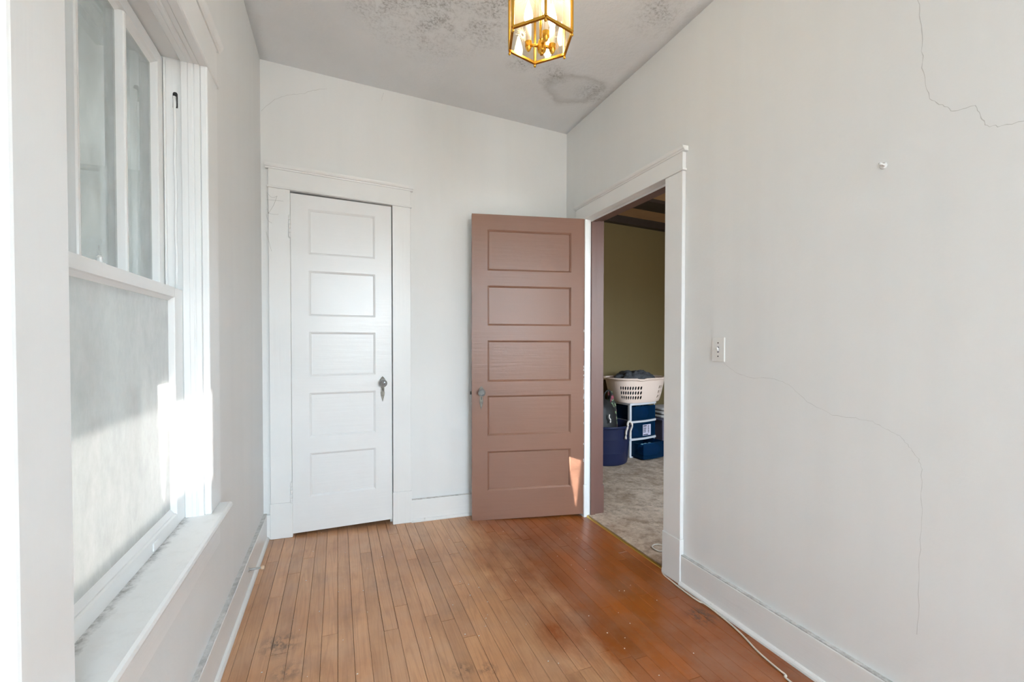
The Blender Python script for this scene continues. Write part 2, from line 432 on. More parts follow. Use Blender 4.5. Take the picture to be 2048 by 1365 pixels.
def empty(name, loc=(0, 0, 0), rz=0):
    o = bpy.data.objects.new(name, None); o.empty_display_size = .05; col.objects.link(o); o.location = loc; o.rotation_euler = (0, 0, rz); return o
def structure(o, label, cat): return tag(o, label, cat, None, 'structure')
def smooth_by_angle(o, deg=35):
    me = o.data
    for p in me.polygons: p.use_smooth = True
    bm = bmesh.new(); bm.from_mesh(me)
    for e in bm.edges:
        if len(e.link_faces) == 2 and e.calc_face_angle(0) > R(deg): e.smooth = False
    bm.to_mesh(me); bm.free(); return o

# ------------------------------------------------------------------ room shell
def rect_with_hole(mb, axis, c0, c1, a0, a1, z0, z1, ha0, ha1, hz0, hz1):
    """a wall slab (thickness c0..c1) with one rectangular opening"""
    def bx(u0, u1, q0, q1):
        if u1-u0 < 1e-6 or q1-q0 < 1e-6: return
        if axis == 'x': mb.box(c0, c1, u0, u1, q0, q1)
        else: mb.box(u0, u1, c0, c1, q0, q1)
    bx(a0, ha0, z0, z1); bx(ha1, a1, z0, z1); bx(ha0, ha1, z0, hz0); bx(ha0, ha1, hz1, z1)
ZT = ZC+.18
# left wall with the window opening
mb = MB(); rect_with_hole(mb, 'x', XL-.16, XL, YR-.15, YB+.8, -.25, ZT, .845, 1.690, .55, 2.075)
wl = structure(mb.build('wall_left', 'wall'), 'white painted plaster wall holding the old sash window', 'wall')
# back wall with the closet opening
CX0, CX1, CZ = -.252, .324, 2.034
mb = MB(); rect_with_hole(mb, 'y', YB, YB+.11, XL-.16, XR, -.25, ZT, CX0-.02, CX1+.02, -.25, CZ+.03)
wb = structure(mb.build('wall_back', 'wall'), 'white plaster wall with the closed closet door', 'wall')
# right wall with the doorway
DY0, DY1, DZ = 1.757, 2.556, 2.0035
SY0, SY1, SZ0, SZ1 = -.36, .40, 1.40, 1.76          # small window beside the camera
mb = MB(); rect_with_hole(mb, 'x', XR, XR+WT, 1.0, Y2+.1, -.25, ZT, DY0-.02, DY1+.02, -.25, DZ+.02)
rect_with_hole(mb, 'x', XR, XR+WT, YR-.15, 1.0, -.25, ZT, SY0, SY1, SZ0, SZ1)
wr = structure(mb.build('wall_right', ['wall']), 'bare white plaster wall with hairline cracks and a light switch', 'wall')
wr.data.materials.append(M['olive'])
for p in wr.data.polygons:
    if p.normal.x > .9 and abs(p.center.x-(XR+WT)) < 1e-3: p.material_index = 1
# rear wall with a window behind the camera
RX0, RX1, RZ0, RZ1 = -.12, 1.22, .80, 2.50
mb = MB(); rect_with_hole(mb, 'y', YR-.15, YR, XL-.16, XR, -.25, ZT, RX0, RX1, RZ0, RZ1)
structure(mb.build('wall_rear', 'wall'), 'white plaster wall behind the camera with a tall window', 'wall')
# closet behind the white door
mb = MB(); mb.box(XL, XR, YB+.7, YB+.8, -.25, ZT); mb.box(.7, .75, YB+.11, YB+.7, -.25, ZT)
structure(mb.build('wall_closet', 'wall'), 'plain wall inside the closet behind the white door', 'wall')
# ceiling (its grid lets the plaster sag a little)
mb = MB(); nx, ny = 24, 46
for j in range(ny+1):
    for i in range(nx+1):
        x = XL-.02+(XR-XL+.04)*i/nx; y = YR-.02+(YB+.72-YR)*j/ny
        mb.v.append((x, y, ZC+T*x+.004*math.sin(3.1*x+1.7*y)*math.sin(2.3*y)))
for j in range(ny):
    for i in range(nx):
        a = j*(nx+1)+i; mb.f.append((a, a+1, a+nx+2, a+nx+1)); mb.mi.append(0)
ce = mb.build('ceiling', 'ceiling', smooth=True)
so = ce.modifiers.new('thick', 'SOLIDIFY'); so.thickness = .05; so.offset = 1 if ce.data.polygons[0].normal.z > 0 else -1
structure(ce, 'white textured plaster ceiling with grey mildew and water stains', 'ceiling')

# floor: a dark sub-floor with oak strips laid along the room
fl = MB().box(XL-.1, XR+.02, YR-.1, YB+.75, -.06, -.012).settle().build('floor', 'subfloor')
structure(fl, 'worn narrow oak strip floor, varnish surviving near the doorway', 'floor')
PW = .0572; x = XL-.003; k = 0
rows = []
while x < XR+.012:
    rows.append((x, min(x+PW, XR+.013))); x += PW
for (x0, x1) in rows:
    y = YR-rnd.uniform(0, .9)
    while y < YB+.7:
        L = rnd.choice([.45, .7, .95, 1.2, 1.5, 1.9])*rnd.uniform(.85, 1.15)
        a = max(y, YR); e = min(y+L, YB+.7); y += L
        if e-a < .12: continue
        g = .00035+rnd.random()**4*.0012; z = rnd.uniform(-.0005, .0001); c = .0008
        p = MB()
        vs = [(x0+g, a+g, -.012), (x1-g, a+g, -.012), (x1-g, e-g, -.012), (x0+g, e-g, -.012),
              (x0+g, a+g, z-c), (x1-g, a+g, z-c), (x1-g, e-g, z-c), (x0+g, e-g, z-c),
              (x0+g+c, a+g+c, z), (x1-g-c, a+g+c, z), (x1-g-c, e-g-c, z), (x0+g+c, e-g-c, z)]
        fs = [(0, 1, 5, 4), (1, 2, 6, 5), (2, 3, 7, 6), (3, 0, 4, 7), (4, 5, 9, 8), (5, 6, 10, 9), (6, 7, 11, 10), (7, 4, 8, 11), (8, 9, 10, 11)]
        p.add(vs, fs).settle().build('plank', 'oak', fl)

# ------------------------------------------------------------------ baseboards
def baseboard(name, wall, a0, a1, label, zt=.146, th=.019, dusty=False):
    """wall: (axis, coordinate of the wall face, inward sign)"""
    ax, c, s = wall
    root = empty(name); structure(root, label, 'baseboard')
    def bx(t0, t1, z0, z1, nm, mt, bev):
        lo, hi = sorted((c+s*t0, c+s*t1)); b = MB()
        (b.box(lo, hi, a0, a1, z0, z1) if ax == 'x' else b.box(a0, a1, lo, hi, z0, z1))
        return b.settle().build(nm, mt, root, bev)
    bx(0, th, .0, zt-.004, 'board', 'trim', .003)
    bx(0, th-.002, zt-.004, zt, 'top_ledge', 'ledge' if dusty else 'trim', 0)
    prof = [(0, 0), (.013, 0), (.012, .008), (.008, .015), (0, .019)]
    b = MB(); pr = [(c+s*(th+q), h) for q, h in prof]
    b.prism(pr, 'y' if ax == 'x' else 'x', a0, a1)
    b.settle().build('shoe_moulding', 'shoe', root)
    return root
baseboard('baseboard_left', ('x', XL, 1), YR, YB, 'white baseboard with a dusty top edge under the window', dusty=True)
baseboard('baseboard_back', ('y', YB, -1), .4385, XR, 'white baseboard between the closet door and the brown door', dusty=True)
baseboard('baseboard_right', ('x', XR, -1), YR, 1.647, 'white baseboard running along the bare right wall', .15, dusty=True)
mb = MB().box(XL, -.366, YB-.019, YB, 0, .142).settle()
structure(mb.build('baseboard_corner', 'trim', None, .003), 'short stub of white baseboard in the corner by the closet', 'baseboard')

# ------------------------------------------------------------------ closet door casing
def five_panel(root, x0, x1, zb, zt_l, zt_r, px0, px1, rows_, th, face_mat, edge_mat, back_mat):
    """stiles, rails and recessed panels; face at local y=0, thickness towards +y"""
    def board(nm, a0, a1, z0l, z1l, z0r=None, z1r=None):
        z0r = z0l if z0r is None else z0r; z1r = z1l if z1r is None else z1r
        vs = [(a0, 0, z0l), (a1, 0, z0r), (a1, th, z0r), (a0, th, z0l), (a0, 0, z1l), (a1, 0, z1r), (a1, th, z1r), (a0, th, z1l)]
        b = MB(); b.add(vs, [(0, 1, 5, 4)], 0); b.add(vs, [(3, 2, 1, 0), (4, 5, 6, 7), (1, 2, 6, 5), (3, 0, 4, 7)], 1); b.add(vs, [(2, 3, 7, 6)], 2)
        bmt = b.build(nm, [face_mat, edge_mat, back_mat], root)
        bm = bmesh.new(); bm.from_mesh(bmt.data); bmesh.ops.remove_doubles(bm, verts=bm.verts, dist=1e-6); bmesh.ops.recalc_face_normals(bm, faces=bm.faces); bm.to_mesh(bmt.data); bm.free()
        return bmt
    zt = lambda x: zt_l+(zt_r-zt_l)*(x-x0)/(x1-x0)
    board('stile', x0, px0, zb, zt(x0), zb, zt(px0)); board('stile', px1, x1, zb, zt(px1), zb, zt(x1))
    edges = [zb]+[z for r_ in rows_ for z in r_]
    board('rail', px0, px1, zb, rows_[0][0])
    for i in range(len(rows_)-1): board('rail', px0, px1, rows_[i][1], rows_[i+1][0])
    board('rail', px0, px1, rows_[-1][1], zt(px0), rows_[-1][1], zt(px1))
    for z0, z1 in rows_:
        d, c = .009, .010
        O = [(px0, .0005, z0), (px1, .0005, z0), (px1, .0005, z1), (px0, .0005, z1)]
        Q = [(px0+c, d-.003, z0+c), (px1-c, d-.003, z0+c), (px1-c, d-.003, z1-c), (px0+c, d-.003, z1-c)]
        I = [(px0+c+.002, d, z0+c+.002), (px1-c-.002, d, z0+c+.002), (px1-c-.002, d, z1-c-.002), (px0+c+.002, d, z1-c-.002)]
        Bk = [(px0, th-d, z0), (px1, th-d, z0), (px1, th-d, z1), (px0, th-d, z1)]
        b = MB(); n4 = [(i, (i+1) % 4, (i+1) % 4+4, i+4) for i in range(4)]
        b.add(O+Q, n4).add(Q+I, n4).add(I, [(0, 1, 2, 3)])
        o = b.build('panel', [face_mat], root)
        back = MB().add(Bk, [(3, 2, 1, 0)]).build('back_panel', [back_mat], root)

tr1 = structure(empty('trim_1'), 'white wooden casing framing the closet door', 'door casing')
yf = YB-.022
def settled(mb_): return mb_.settle()
PL = .207
for (a, e) in ((-.364, -.252), (.326, .4395)):
    settled(MB().box(a, e, yf, YB, PL, 2.035)).build('side_casing', 'trim_v', tr1, .003)
    settled(MB().box(a-.003, e+.003, yf-.004, YB, 0, PL)).build('plinth_block', 'trim_v', tr1, .003)
settled(MB().box(-.372, .4475, yf-.006, YB, 2.035, 2.048)).build('fillet', 'trim', tr1, .004)
settled(MB().box(-.364, .4395, yf, YB, 2.048, 2.143)).build('header_board', 'trim', tr1, .002)
cp = [(YB, 2.143), (yf-.004, 2.143), (yf-.006, 2.150), (yf-.012, 2.153), (yf-.016, 2.162), (yf-.017, 2.170), (YB, 2.170)]
settled(MB().prism(cp, 'x', -.380, .4555)).build('cap_moulding', 'trim', tr1)
for (a, e) in ((CX0-.02, CX0-.002), (CX1+.002, CX1+.02)):
    settled(MB().box(a, e, YB-.012, YB+.11, 0, CZ)).build('jamb', 'trim_v', tr1)
settled(MB().box(CX0-.02, CX1+.02, YB-.012, YB+.11, CZ, CZ+.03)).build('head_jamb', 'trim', tr1)
for (a, e) in ((CX0-.002, CX0+.012), (CX1-.012, CX1+.002)):
    settled(MB().box(a, e, YB+.03, YB+.045, 0, CZ)).build('stop', 'trim_v', tr1)

def escutcheon(root, x, zc, s=1.0, glass=True):
    """pointed plate with a keyhole and a cut-glass knob; face at local y=0, projecting to -y"""
    out = [(0, .042), (.008, .034), (.017, .020), (.0175, .006), (.012, -.006), (.0105, -.030), (.0105, -.052), (.0125, -.064), (.011, -.078), (.006, -.098), (0, -.122)]
    full = out+[(-a, b) for a, b in out[-2:0:-1]]
    b = MB(); b.prism([(x+a*s, zc+h*s) for a, h in full], 'y', -.004, .0)
    pl = b.build('escutcheon_plate', 'pewter', root, .0012); pl['label'] = 'pointed aged metal plate behind the knob'
    kb = MB(); kb.lathe([(.0035, -.0046), (.0035, -.0040)], (x, 0, zc-.040*s), 10, axis='y'); kb.box(x-.0018, x+.0018, -.0046, -.0040, zc-.054*s, zc-.040*s)
    kb.build('keyhole', 'black', pl)
    MB().lathe([(.011, -.004), (.010, -.012), (.009, -.022), (.012, -.026)], (x, 0, zc), 14, axis='y').build('knob_shank', 'pewter', root)
    k = MB(); k.lathe([(.014, -.026), (.0235, -.032), (.026, -.040), (.0235, -.050), (.016, -.056), (.0145, -.055), (.006, -.057)], (x, 0, zc), 12, axis='y')
    ko = k.build('knob', 'knob', root); ko['label'] = 'faceted clear glass door knob'

d1 = empty('door_1', (0, 2.8267, 0)); structure(d1, 'closed white five-panel closet door with glass knob', 'door')
five_panel(d1, CX0+.001, CX1-.004, .023, 2.030, 2.018, -.157, .2215, [(.229, .491), (.587, .853), (.952, 1.218), (1.313, 1.583), (1.680, 1.947)], .035, 'door_white', 'door_white', 'door_white')
escutcheon(d1, .2635, .9005)
for z0, z1 in ((1.770, 1.892), (.217, .333)):
    hg = MB(); n = 5; h = (z1-z0)/n
    for i in range(n): hg.lathe([(.0058, z0+i*h+.001), (.0065, z0+i*h+.002), (.0065, z0+(i+1)*h-.002), (.0058, z0+(i+1)*h-.001)], (CX0-.003, -.018, 0), 10)
    hg.ball((CX0-.003, -.018, z1+.002), .005); hg.ball((CX0-.003, -.018, z0-.002), .005)
    hg.build('hinge', 'trim_v', d1, 0, True)

# ------------------------------------------------------------------ doorway trim
tr2 = structure(empty('trim_2'), 'white casing and brown jamb around the open doorway', 'door casing')
xf = XR-.021; ZF = T*XR
for (a, e) in ((1.647, 1.768), (2.540, 2.661)):
    MB().box(xf, XR, a, e, ZF+.225, 2.0).build('side_casing', 'trim_v', tr2, .003)
    MB().box(xf-.004, XR, a-.003, e+.003, ZF, ZF+.225).build('plinth_block', 'trim_v', tr2, .003)
MB().box(xf-.006, XR, 1.640, 2.668, 2.0005, 2.0115).build('fillet', 'trim', tr2, .003)
MB().box(xf, XR, 1.647, 2.661, 2.0115, 2.093).build('header_board', 'trim', tr2, .002)
cp = [(XR, 2.093), (xf-.003, 2.093), (xf-.006, 2.099), (xf-.012, 2.102), (xf-.016, 2.110), (xf-.017, 2.116), (XR, 2.116)]
MB().prism(cp, 'y', 1.632, 2.677).build('cap_moulding', 'trim', tr2)
# jambs: white rabbet towards this room, brown beyond the stop
def jamb(y0, y1, name='jamb'):
    MB().box(XR-.001, XR+.036, y0, y1, ZF, DZ).build(name, 'trim_v', tr2, .001)
    MB().box(XR+.036, XR+WT+.002, y0, y1, ZF, DZ).build(name, 'brown_trim', tr2)
jamb(DY1, DY1+.02); jamb(DY0-.02, DY0)
MB().box(XR-.001, XR+.036, DY0-.02, DY1+.02, DZ, DZ+.02).build('head_jamb', 'trim', tr2)
MB().box(XR+.036, XR+WT+.002, DY0-.02, DY1+.02, DZ, DZ+.02).build('head_jamb', 'brown_trim', tr2)
MB().box(XR+.036, XR+.072, DY1-.012, DY1, ZF, DZ).build('stop', 'brown_trim', tr2, .001)
MB().box(XR+.036, XR+.072, DY0, DY0+.012, ZF, DZ).build('stop', 'brown_trim', tr2, .001)
st = MB().box(XR+.036, XR+.072, DY0, DY1, DZ-.012, DZ); st.build('stop', ['brown_trim'], tr2, .001)
MB().box(XR+.0355, XR+.0362, DY0, DY1, DZ-.012, DZ).build('stop_face', 'trim', tr2)
for s in (0, 1):
    a, e = ((DY1+.004, DY1+.115), (DY0-.115, DY0-.004))[s]
    MB().box(XR+WT, XR+WT+.02, a, e, ZF+.2, DZ+.006).build('side_casing', 'brown_trim', tr2, .002)
    MB().box(XR+WT, XR+WT+.026, a-.003, e+.003, ZF-.01, ZF+.2).build('plinth_block', 'brown_trim', tr2, .002)
MB().box(XR+WT, XR+WT+.02, DY0-.115, DY1+.115, DZ+.006, DZ+.12).build('header_board', 'brown_trim', tr2, .002)
# hinge leaf left on the white rabbet
for zc_ in (.27, 1.72):
    MB().box(XR+.003, XR+.032, DY1-.0015, DY1+.001, zc_-.048, zc_+.048).build('hinge_leaf', 'trim_v', tr2)
# brass threshold strip
th = MB().prism([(1.588, 0), (1.592, .0035), (1.600, .005), (1.608, .0035), (1.612, 0)], 'y', DY0, DY1)
structure(th.settle().build('trim_3', 'brass_strip'), 'narrow brass strip between oak floor and carpet', 'threshold')

# ------------------------------------------------------------------ brown door, swung open
hx, hy = 1.5715, 2.5476
d2 = empty('door_2', (hx, hy, 0)); structure(d2, 'brown five-panel door standing open with glass knob', 'door')
d2.rotation_euler = (0, 0, -R(12.83))
# local x runs from the free edge (-.772) to the hinge (0); face at y=0 looks at the camera
five_panel(d2, -.771, -.001, -.027, 2.0030, 2.0030, -.668, -.0945,
           [(.167, .431), (.5355, .803), (.8955, 1.170), (1.269, 1.5335), (1.633, 1.9025)], .035, 'door_brown', 'door_brown', 'door_white')
escutcheon(d2, -.7095, .828, .95)
MB().box(-.782, -.771, .012, .024, .812, .832).build('latch_bolt', 'iron', d2)
MB().box(-.7722, -.7705, .008, .028, .76, .90).build('lock_faceplate', 'pewter', d2)
for zc_ in (.25, 1.72):
    MB().lathe([(.006, zc_-.05), (.006, zc_+.05)], (.004, .040, 0), 10).build('hinge', 'trim_v', d2, 0, True)
# chipped white paint along the hinge edge
r2 = random.Random(3)
ch = MB()
for i in range(26):
    z = r2.choice([r2.uniform(.72, 1.0), r2.uniform(.3, 1.3)]); hgt = r2.uniform(.004, .016); ww = r2.uniform(.002, .005)
    ch.box(-ww-.001, .0002, -.0006, .0, z, z+hgt)
c_ = ch.build('paint_chips', 'chip', d2); c_['kind'] = 'stuff'

# ------------------------------------------------------------------ window in the left wall
wn = structure(empty('window_1'), 'old white double-hung sash window with dusty panes', 'window')
JN, JF = .864, 1.667            # near and far jamb faces
ZS, ZH = .593, 2.0405           # stool top, head soffit
XF = -.382                      # casing face
def wbox(nm, *a, mt='trim', par=None, bev=.002): return MB().box(*a).build(nm, mt, par or wn, bev)
wbox('jamb', XL-.16, XL, JF, JF+.022, .55, 2.075, mt='trim_v'); wbox('jamb', XL-.16, XL, JN-.019, JN, .55, 2.075, mt='trim_v')
wbox('head_jamb', XL-.16, XL, JN-.019, JF+.022, ZH+.006, 2.075)
# moulded stops: profile lies across the reveal
pf = [(-.454, 0), (-.454, .010), (-.451, .012), (-.436, .012), (-.433, .0135), (-.424, .0135), (-.4205, .0085), (-.4185, .0085), (-.417, .012), (-.4045, .012), (-.4030, .009), (-.4026, .009), (-.4026, 0)]
MB().prism([(a, JF-h) for a, h in pf], 'z', ZS, ZH).build('stop_moulding', 'trim_v', wn)
MB().prism([(a, JN+h) for a, h in pf], 'z', ZS, ZH).build('stop_moulding', 'trim_v', wn)
MB().prism([(a, ZH+.006-h*.8) for a, h in pf], 'y', JN, JF).build('stop_moulding', 'trim', wn)
wbox('side_casing', XL, XF, 1.6555, 1.778, ZS, 2.0405, mt='trim_v', bev=.004); wbox('side_casing', XL, XF, .744, .8755, ZS, 2.0405, mt='trim_v', bev=.006)
wbox('header_board', XL, XF, .744, 1.778, 2.0415, 2.166, bev=.002)
hb = [(XL, 2.036), (XF+.001, 2.036), (XF+.005, 2.0385), (XF+.006, 2.042), (XF+.004, 2.046), (XL, 2.046)]
MB().prism(hb, 'y', .736, 1.786).build('fillet', 'trim', wn)
hc = [(XL, 2.166), (XF+.004, 2.166), (XF+.010, 2.172), (XF+.016, 2.184), (XF+.017, 2.192), (XL, 2.192)]
MB().prism(hc, 'y', .726, 1.796).build('cap_moulding', 'trim', wn)
# stool (inner sill), horns past the casing
stp = [(-.47, ZS), (-.353, ZS), (-.347, ZS-.004), (-.345, ZS-.012), (-.347, ZS-.020), (-.353, ZS-.024), (-.47, ZS-.024)]
b = MB(); b.prism(stp, 'y', .706, 1.768)
b.build('stool', 'sill', wn)
wbox('apron', XL, -.383, .735, 1.765, ZS-.14, ZS-.024)
wbox('outer_sill', -.66, -.47, JN-.03, JF+.03, .535, .572)
# lower sash
ls = empty('lower_sash'); ls.parent = wn
SX0, SX1 = -.492, -.4545
wbox('stile', SX0, SX1, 1.587, JF-.002, ZS, 1.3185, mt='trim_v', par=ls); wbox('stile', SX0, SX1, JN+.002, .952, ZS, 1.3185, mt='trim_v', par=ls)
br = [(SX0, ZS), (SX1, ZS), (SX1, .6295), (-.4585, .633), (-.462, .633), (-.472, .648), (SX0, .648)]
MB().prism(br, 'y', .952, 1.587).build('bottom_rail', 'trim', ls)
mr = [(SX0, 1.3185), (SX1, 1.3185), (SX1, 1.2895), (-.460, 1.287), (-.472, 1.278), (SX0, 1.278)]
MB().prism(mr, 'y', .952, 1.587).build('meeting_rail', 'trim', ls)
MB().box(-.4745, -.4715, .948, 1.591, .640, 1.285).build('glass_pane', 'pane_low', ls)
lk = MB(); lk.lathe([(.012, 1.3185), (.012, 1.322)], (-.472, 1.185, 0), 14); lk.lathe([(.005, 1.322), (.0045, 1.330), (.0055, 1.334), (.002, 1.337)], (-.468, 1.18, 0), 10); lk.box(-.485, -.465, 1.15, 1.20, 1.3185, 1.323)
lk.build('sash_lock', 'trim', ls, 0)
MB().box(SX1, SX1+.004, 1.395, 1.43, .600, .622).build('finger_lift', 'trim', ls, .002)
# upper sash with two muntins
us = empty('upper_sash'); us.parent = wn
UX0, UX1 = -.540, -.500
wbox('stile', UX0, UX1, 1.620, JF-.004, 1.28, 2.038, mt='trim_v', par=us); wbox('stile', UX0, UX1, JN+.003, .962, 1.28, 2.038, mt='trim_v', par=us)
tp = [(UX0, 2.038), (UX1, 2.038), (UX1, 2.0035), (-.508, 2.0), (-.5205, 1.993), (UX0, 1.993)]
MB().prism(tp, 'y', .962, 1.620).build('top_rail', 'trim', us)
wbox('meeting_rail', UX0, UX1, .962, 1.620, 1.28, 1.3165, par=us)
for yc in (1.1815, 1.406):
    mp_ = [(UX0, yc-.010), (-.503, yc-.007), (UX1, yc-.004), (UX1, yc+.004), (-.503, yc+.007), (UX0, yc+.010)]
    MB().prism(mp_, 'z', 1.3165, 1.998).build('muntin', 'trim_v', us)
for a, e in ((.958, 1.1735), (1.1895, 1.398), (1.414, 1.624)):
    MB().box(-.522, -.519, a, e, 1.31, 1.997).build('glass_pane', 'pane', us)
wbox('parting_bead', -.4985, -.4935, JF-.010, JF, ZS, ZH, mt='trim_v', bev=.0015); wbox('parting_bead', -.4985, -.4935, JN, JN+.010, ZS, ZH, mt='trim_v', bev=.0015)
# sash pulley, its slot in the far jamb and the painted cord
pu = empty('sash_pulley'); pu.parent = wn
sl = [(-.470+.0065*math.cos(a), 1.936+.0065*math.sin(a)) for a in [math.pi*i/8 for i in range(9)]]+[(-.4765, 1.893), (-.4635, 1.893)]
MB().prism(sl, 'y', JF-.0008, JF+.0005).build('slot', 'black', pu)
MB().lathe([(.018, -.003), (.015, 0), (.018, .003)], (-.470, JF+.006, 1.912), 16, axis='x').build('wheel', 'trim_v', pu)
pts = [(-.470, JF-.008, 1.925), (-.470, JF-.0095, 1.91), (-.470, JF-.007, 1.88)]+[(-.4705+.0012*math.sin(i*1.7), JF-.0055, 1.88-.56*i/10) for i in range(1, 11)]
MB().tube(pts, .0038, 8).build('sash_cord', 'trim_v', pu, 0, True)

# rear window (behind the camera): frame and bars
w2 = structure(empty('window_2'), 'tall white sash window behind the camera', 'window')
for a in ((RX0, RX0+.05), (RX1-.05, RX1)): MB().box(*a, YR-.12, YR-.07, RZ0, RZ1).build('stile', 'trim', w2)
for z0, z1 in ((RZ0, RZ0+.06), (1.58, 1.63), (RZ1-.05, RZ1)): MB().box(RX0+.05, RX1-.05, YR-.12, YR-.07, z0, z1).build('rail', 'trim', w2)
MB().box(RX0-.12, RX1+.12, YR, YR+.02, RZ1, RZ1+.12).build('header_board', 'trim', w2)
for a in ((RX0-.11, RX0), (RX1, RX1+.11)): MB().box(*a, YR, YR+.02, RZ0, RZ1).build('side_casing', 'trim', w2)
MB().box(RX0-.14, RX1+.14, YR, YR+.06, RZ0-.03, RZ0).build('stool', 'trim', w2)
w3 = structure(empty('window_3'), 'small white window in the right wall beside the camera', 'window')
for a in ((SY0, SY0+.03), (SY1-.03, SY1)): MB().box(XR+.06, XR+.09, *a, SZ0, SZ1).build('stile', 'trim', w3)
for z0, z1 in ((SZ0, SZ0+.03), (SZ1-.03, SZ1)): MB().box(XR+.06, XR+.09, SY0+.03, SY1-.03, z0, z1).build('rail', 'trim', w3)
def portal(name, loc, sx, sy, direction):
    ld = bpy.data.lights.new(name, 'AREA'); ld.shape = 'RECTANGLE'; ld.size = sx; ld.size_y = sy; ld.cycles.is_portal = True
    o = bpy.data.objects.new(name, ld); col.objects.link(o); o.location = loc
    o.rotation_euler = Vector(direction).to_track_quat('-Z', 'Z').to_euler(); return o
portal('daylight_rear_window', ((RX0+RX1)/2, YR-.15, (RZ0+RZ1)/2), RX1-RX0, RZ1-RZ0, (0, 1, 0))
portal('daylight_small_window', (XR+.11, (SY0+SY1)/2, (SZ0+SZ1)/2), SY1-SY0, SZ1-SZ0, (-1, 0, 0))

# ------------------------------------------------------------------ hanging lantern
LX, LY, LZ, LR, LH = .660, 1.3685, 2.20, .116, .33
ln = empty('hanging_lantern', (LX, LY, LZ)); tag(ln, 'brass six-sided glass lantern with lit candle bulbs hanging from the ceiling', 'lantern')
A0 = R(13.5)
hexp = lambda r_, z, k: Vector((r_*math.cos(A0+k*math.pi/3), r_*math.sin(A0+k*math.pi/3), z))
def bar(a, b, w_, h_):
    """square bar between two points of equal height"""
    d = (b-a).normalized(); s_ = Vector((-d.y, d.x, 0))*w_; up = Vector((0, 0, h_))
    vs = [a-s_, a+s_, a+s_+up, a-s_+up, b-s_, b+s_, b+s_+up, b-s_+up]
    return vs, [(0, 1, 2, 3), (7, 6, 5, 4), (0, 4, 5, 1), (1, 5, 6, 2), (2, 6, 7, 3), (3, 7, 4, 0)]
for nm, z in (('bottom_frame', 0), ('top_frame', LH-.008)):
    b = MB()
    for k in range(6): b.add(*bar(hexp(LR, z, k), hexp(LR, z, k+1), .0045, .009))
    b.build(nm, 'brass', ln, .001)
for k in range(6):
    a = A0+k*math.pi/3; c = hexp(LR, 0, k)
    b = MB(); b.lathe([(.0058, .006), (.0058, LH-.006)], (c.x, c.y, 0), 6); b.build('post', 'brass', ln)
    f = MB(); f.ball((c.x, c.y, -.006), .0052, 10); f.lathe([(.003, -.004), (.003, .002)], (c.x, c.y, 0), 8); f.build('finial_ball', 'brass', ln, 0, True)
    p0, p1 = hexp(LR-.002, .008, k), hexp(LR-.002, .008, k+1)
    d = (p1-p0).normalized(); nrm = Vector((d.y, -d.x, 0)); p0 += d*.006; p1 -= d*.006
    up = Vector((0, 0, LH-.016)); q = nrm*.0015
    vs = [p0-q, p1-q, p1-q+up, p0-q+up, p0+q, p1+q, p1+q+up, p0+q+up]
    g = MB().add(vs, [(0, 1, 2, 3), (7, 6, 5, 4), (0, 4, 5, 1), (1, 5, 6, 2), (2, 6, 7, 3), (3, 7, 4, 0)])
    gp = g.build('glass_pane', 'lantern_glass', ln)
    cc = (p0+p1)/2+up*.25+nrm*.0022; s = MB()
    for j in range(20):
        t = 2*math.pi*j/20; L = .042 if j % 2 else .030
        e1 = d*math.cos(t)+Vector((0, 0, 1))*math.sin(t); e2 = -d*math.sin(t)+Vector((0, 0, 1))*math.cos(t)
        s.add([cc+e1*.006+e2*.0009, cc+e1*.006-e2*.0009, cc+e1*L], [(0, 1, 2)])
    s.build('etched_star', 'star', gp)
# roof, loop, chain and ceiling canopy
for k in range(6):
    P = [hexp(LR, LH, k), hexp(LR*.93, LH+.018, k), hexp(LR*.55, LH+.040, k), hexp(.022, LH+.058, k), hexp(.006, LH+.068, k)]
    MB().tube(catmull(P, 4), .0042, 8).build('top_arm', 'brass', ln, 0, True)
MB().lathe([(.010, LH+.050), (.016, LH+.058), (.016, LH+.066), (.006, LH+.078)], (0, 0, 0), 14).build('top_collar', 'brass', ln, 0, True)
ztop = ZC+T*LX-LZ
z = LH+.074; i = 0
while z < ztop-.03:
    pts = [(.009*math.cos(t)*(i % 2), .009*math.cos(t)*((i+1) % 2), z+.013+.015*math.sin(t)) for t in [2*math.pi*j/12 for j in range(12)]]
    MB().tube(pts, .0018, 6, True).build('chain_link', 'brass', ln, 0, True); z += .024; i += 1
MB().lathe([(.060, ztop+.004), (.060, ztop-.006), (.045, ztop-.018), (.016, ztop-.026), (.010, ztop-.034)], (0, 0, 0), 24).build('ceiling_canopy', 'brass', ln, 0, True)
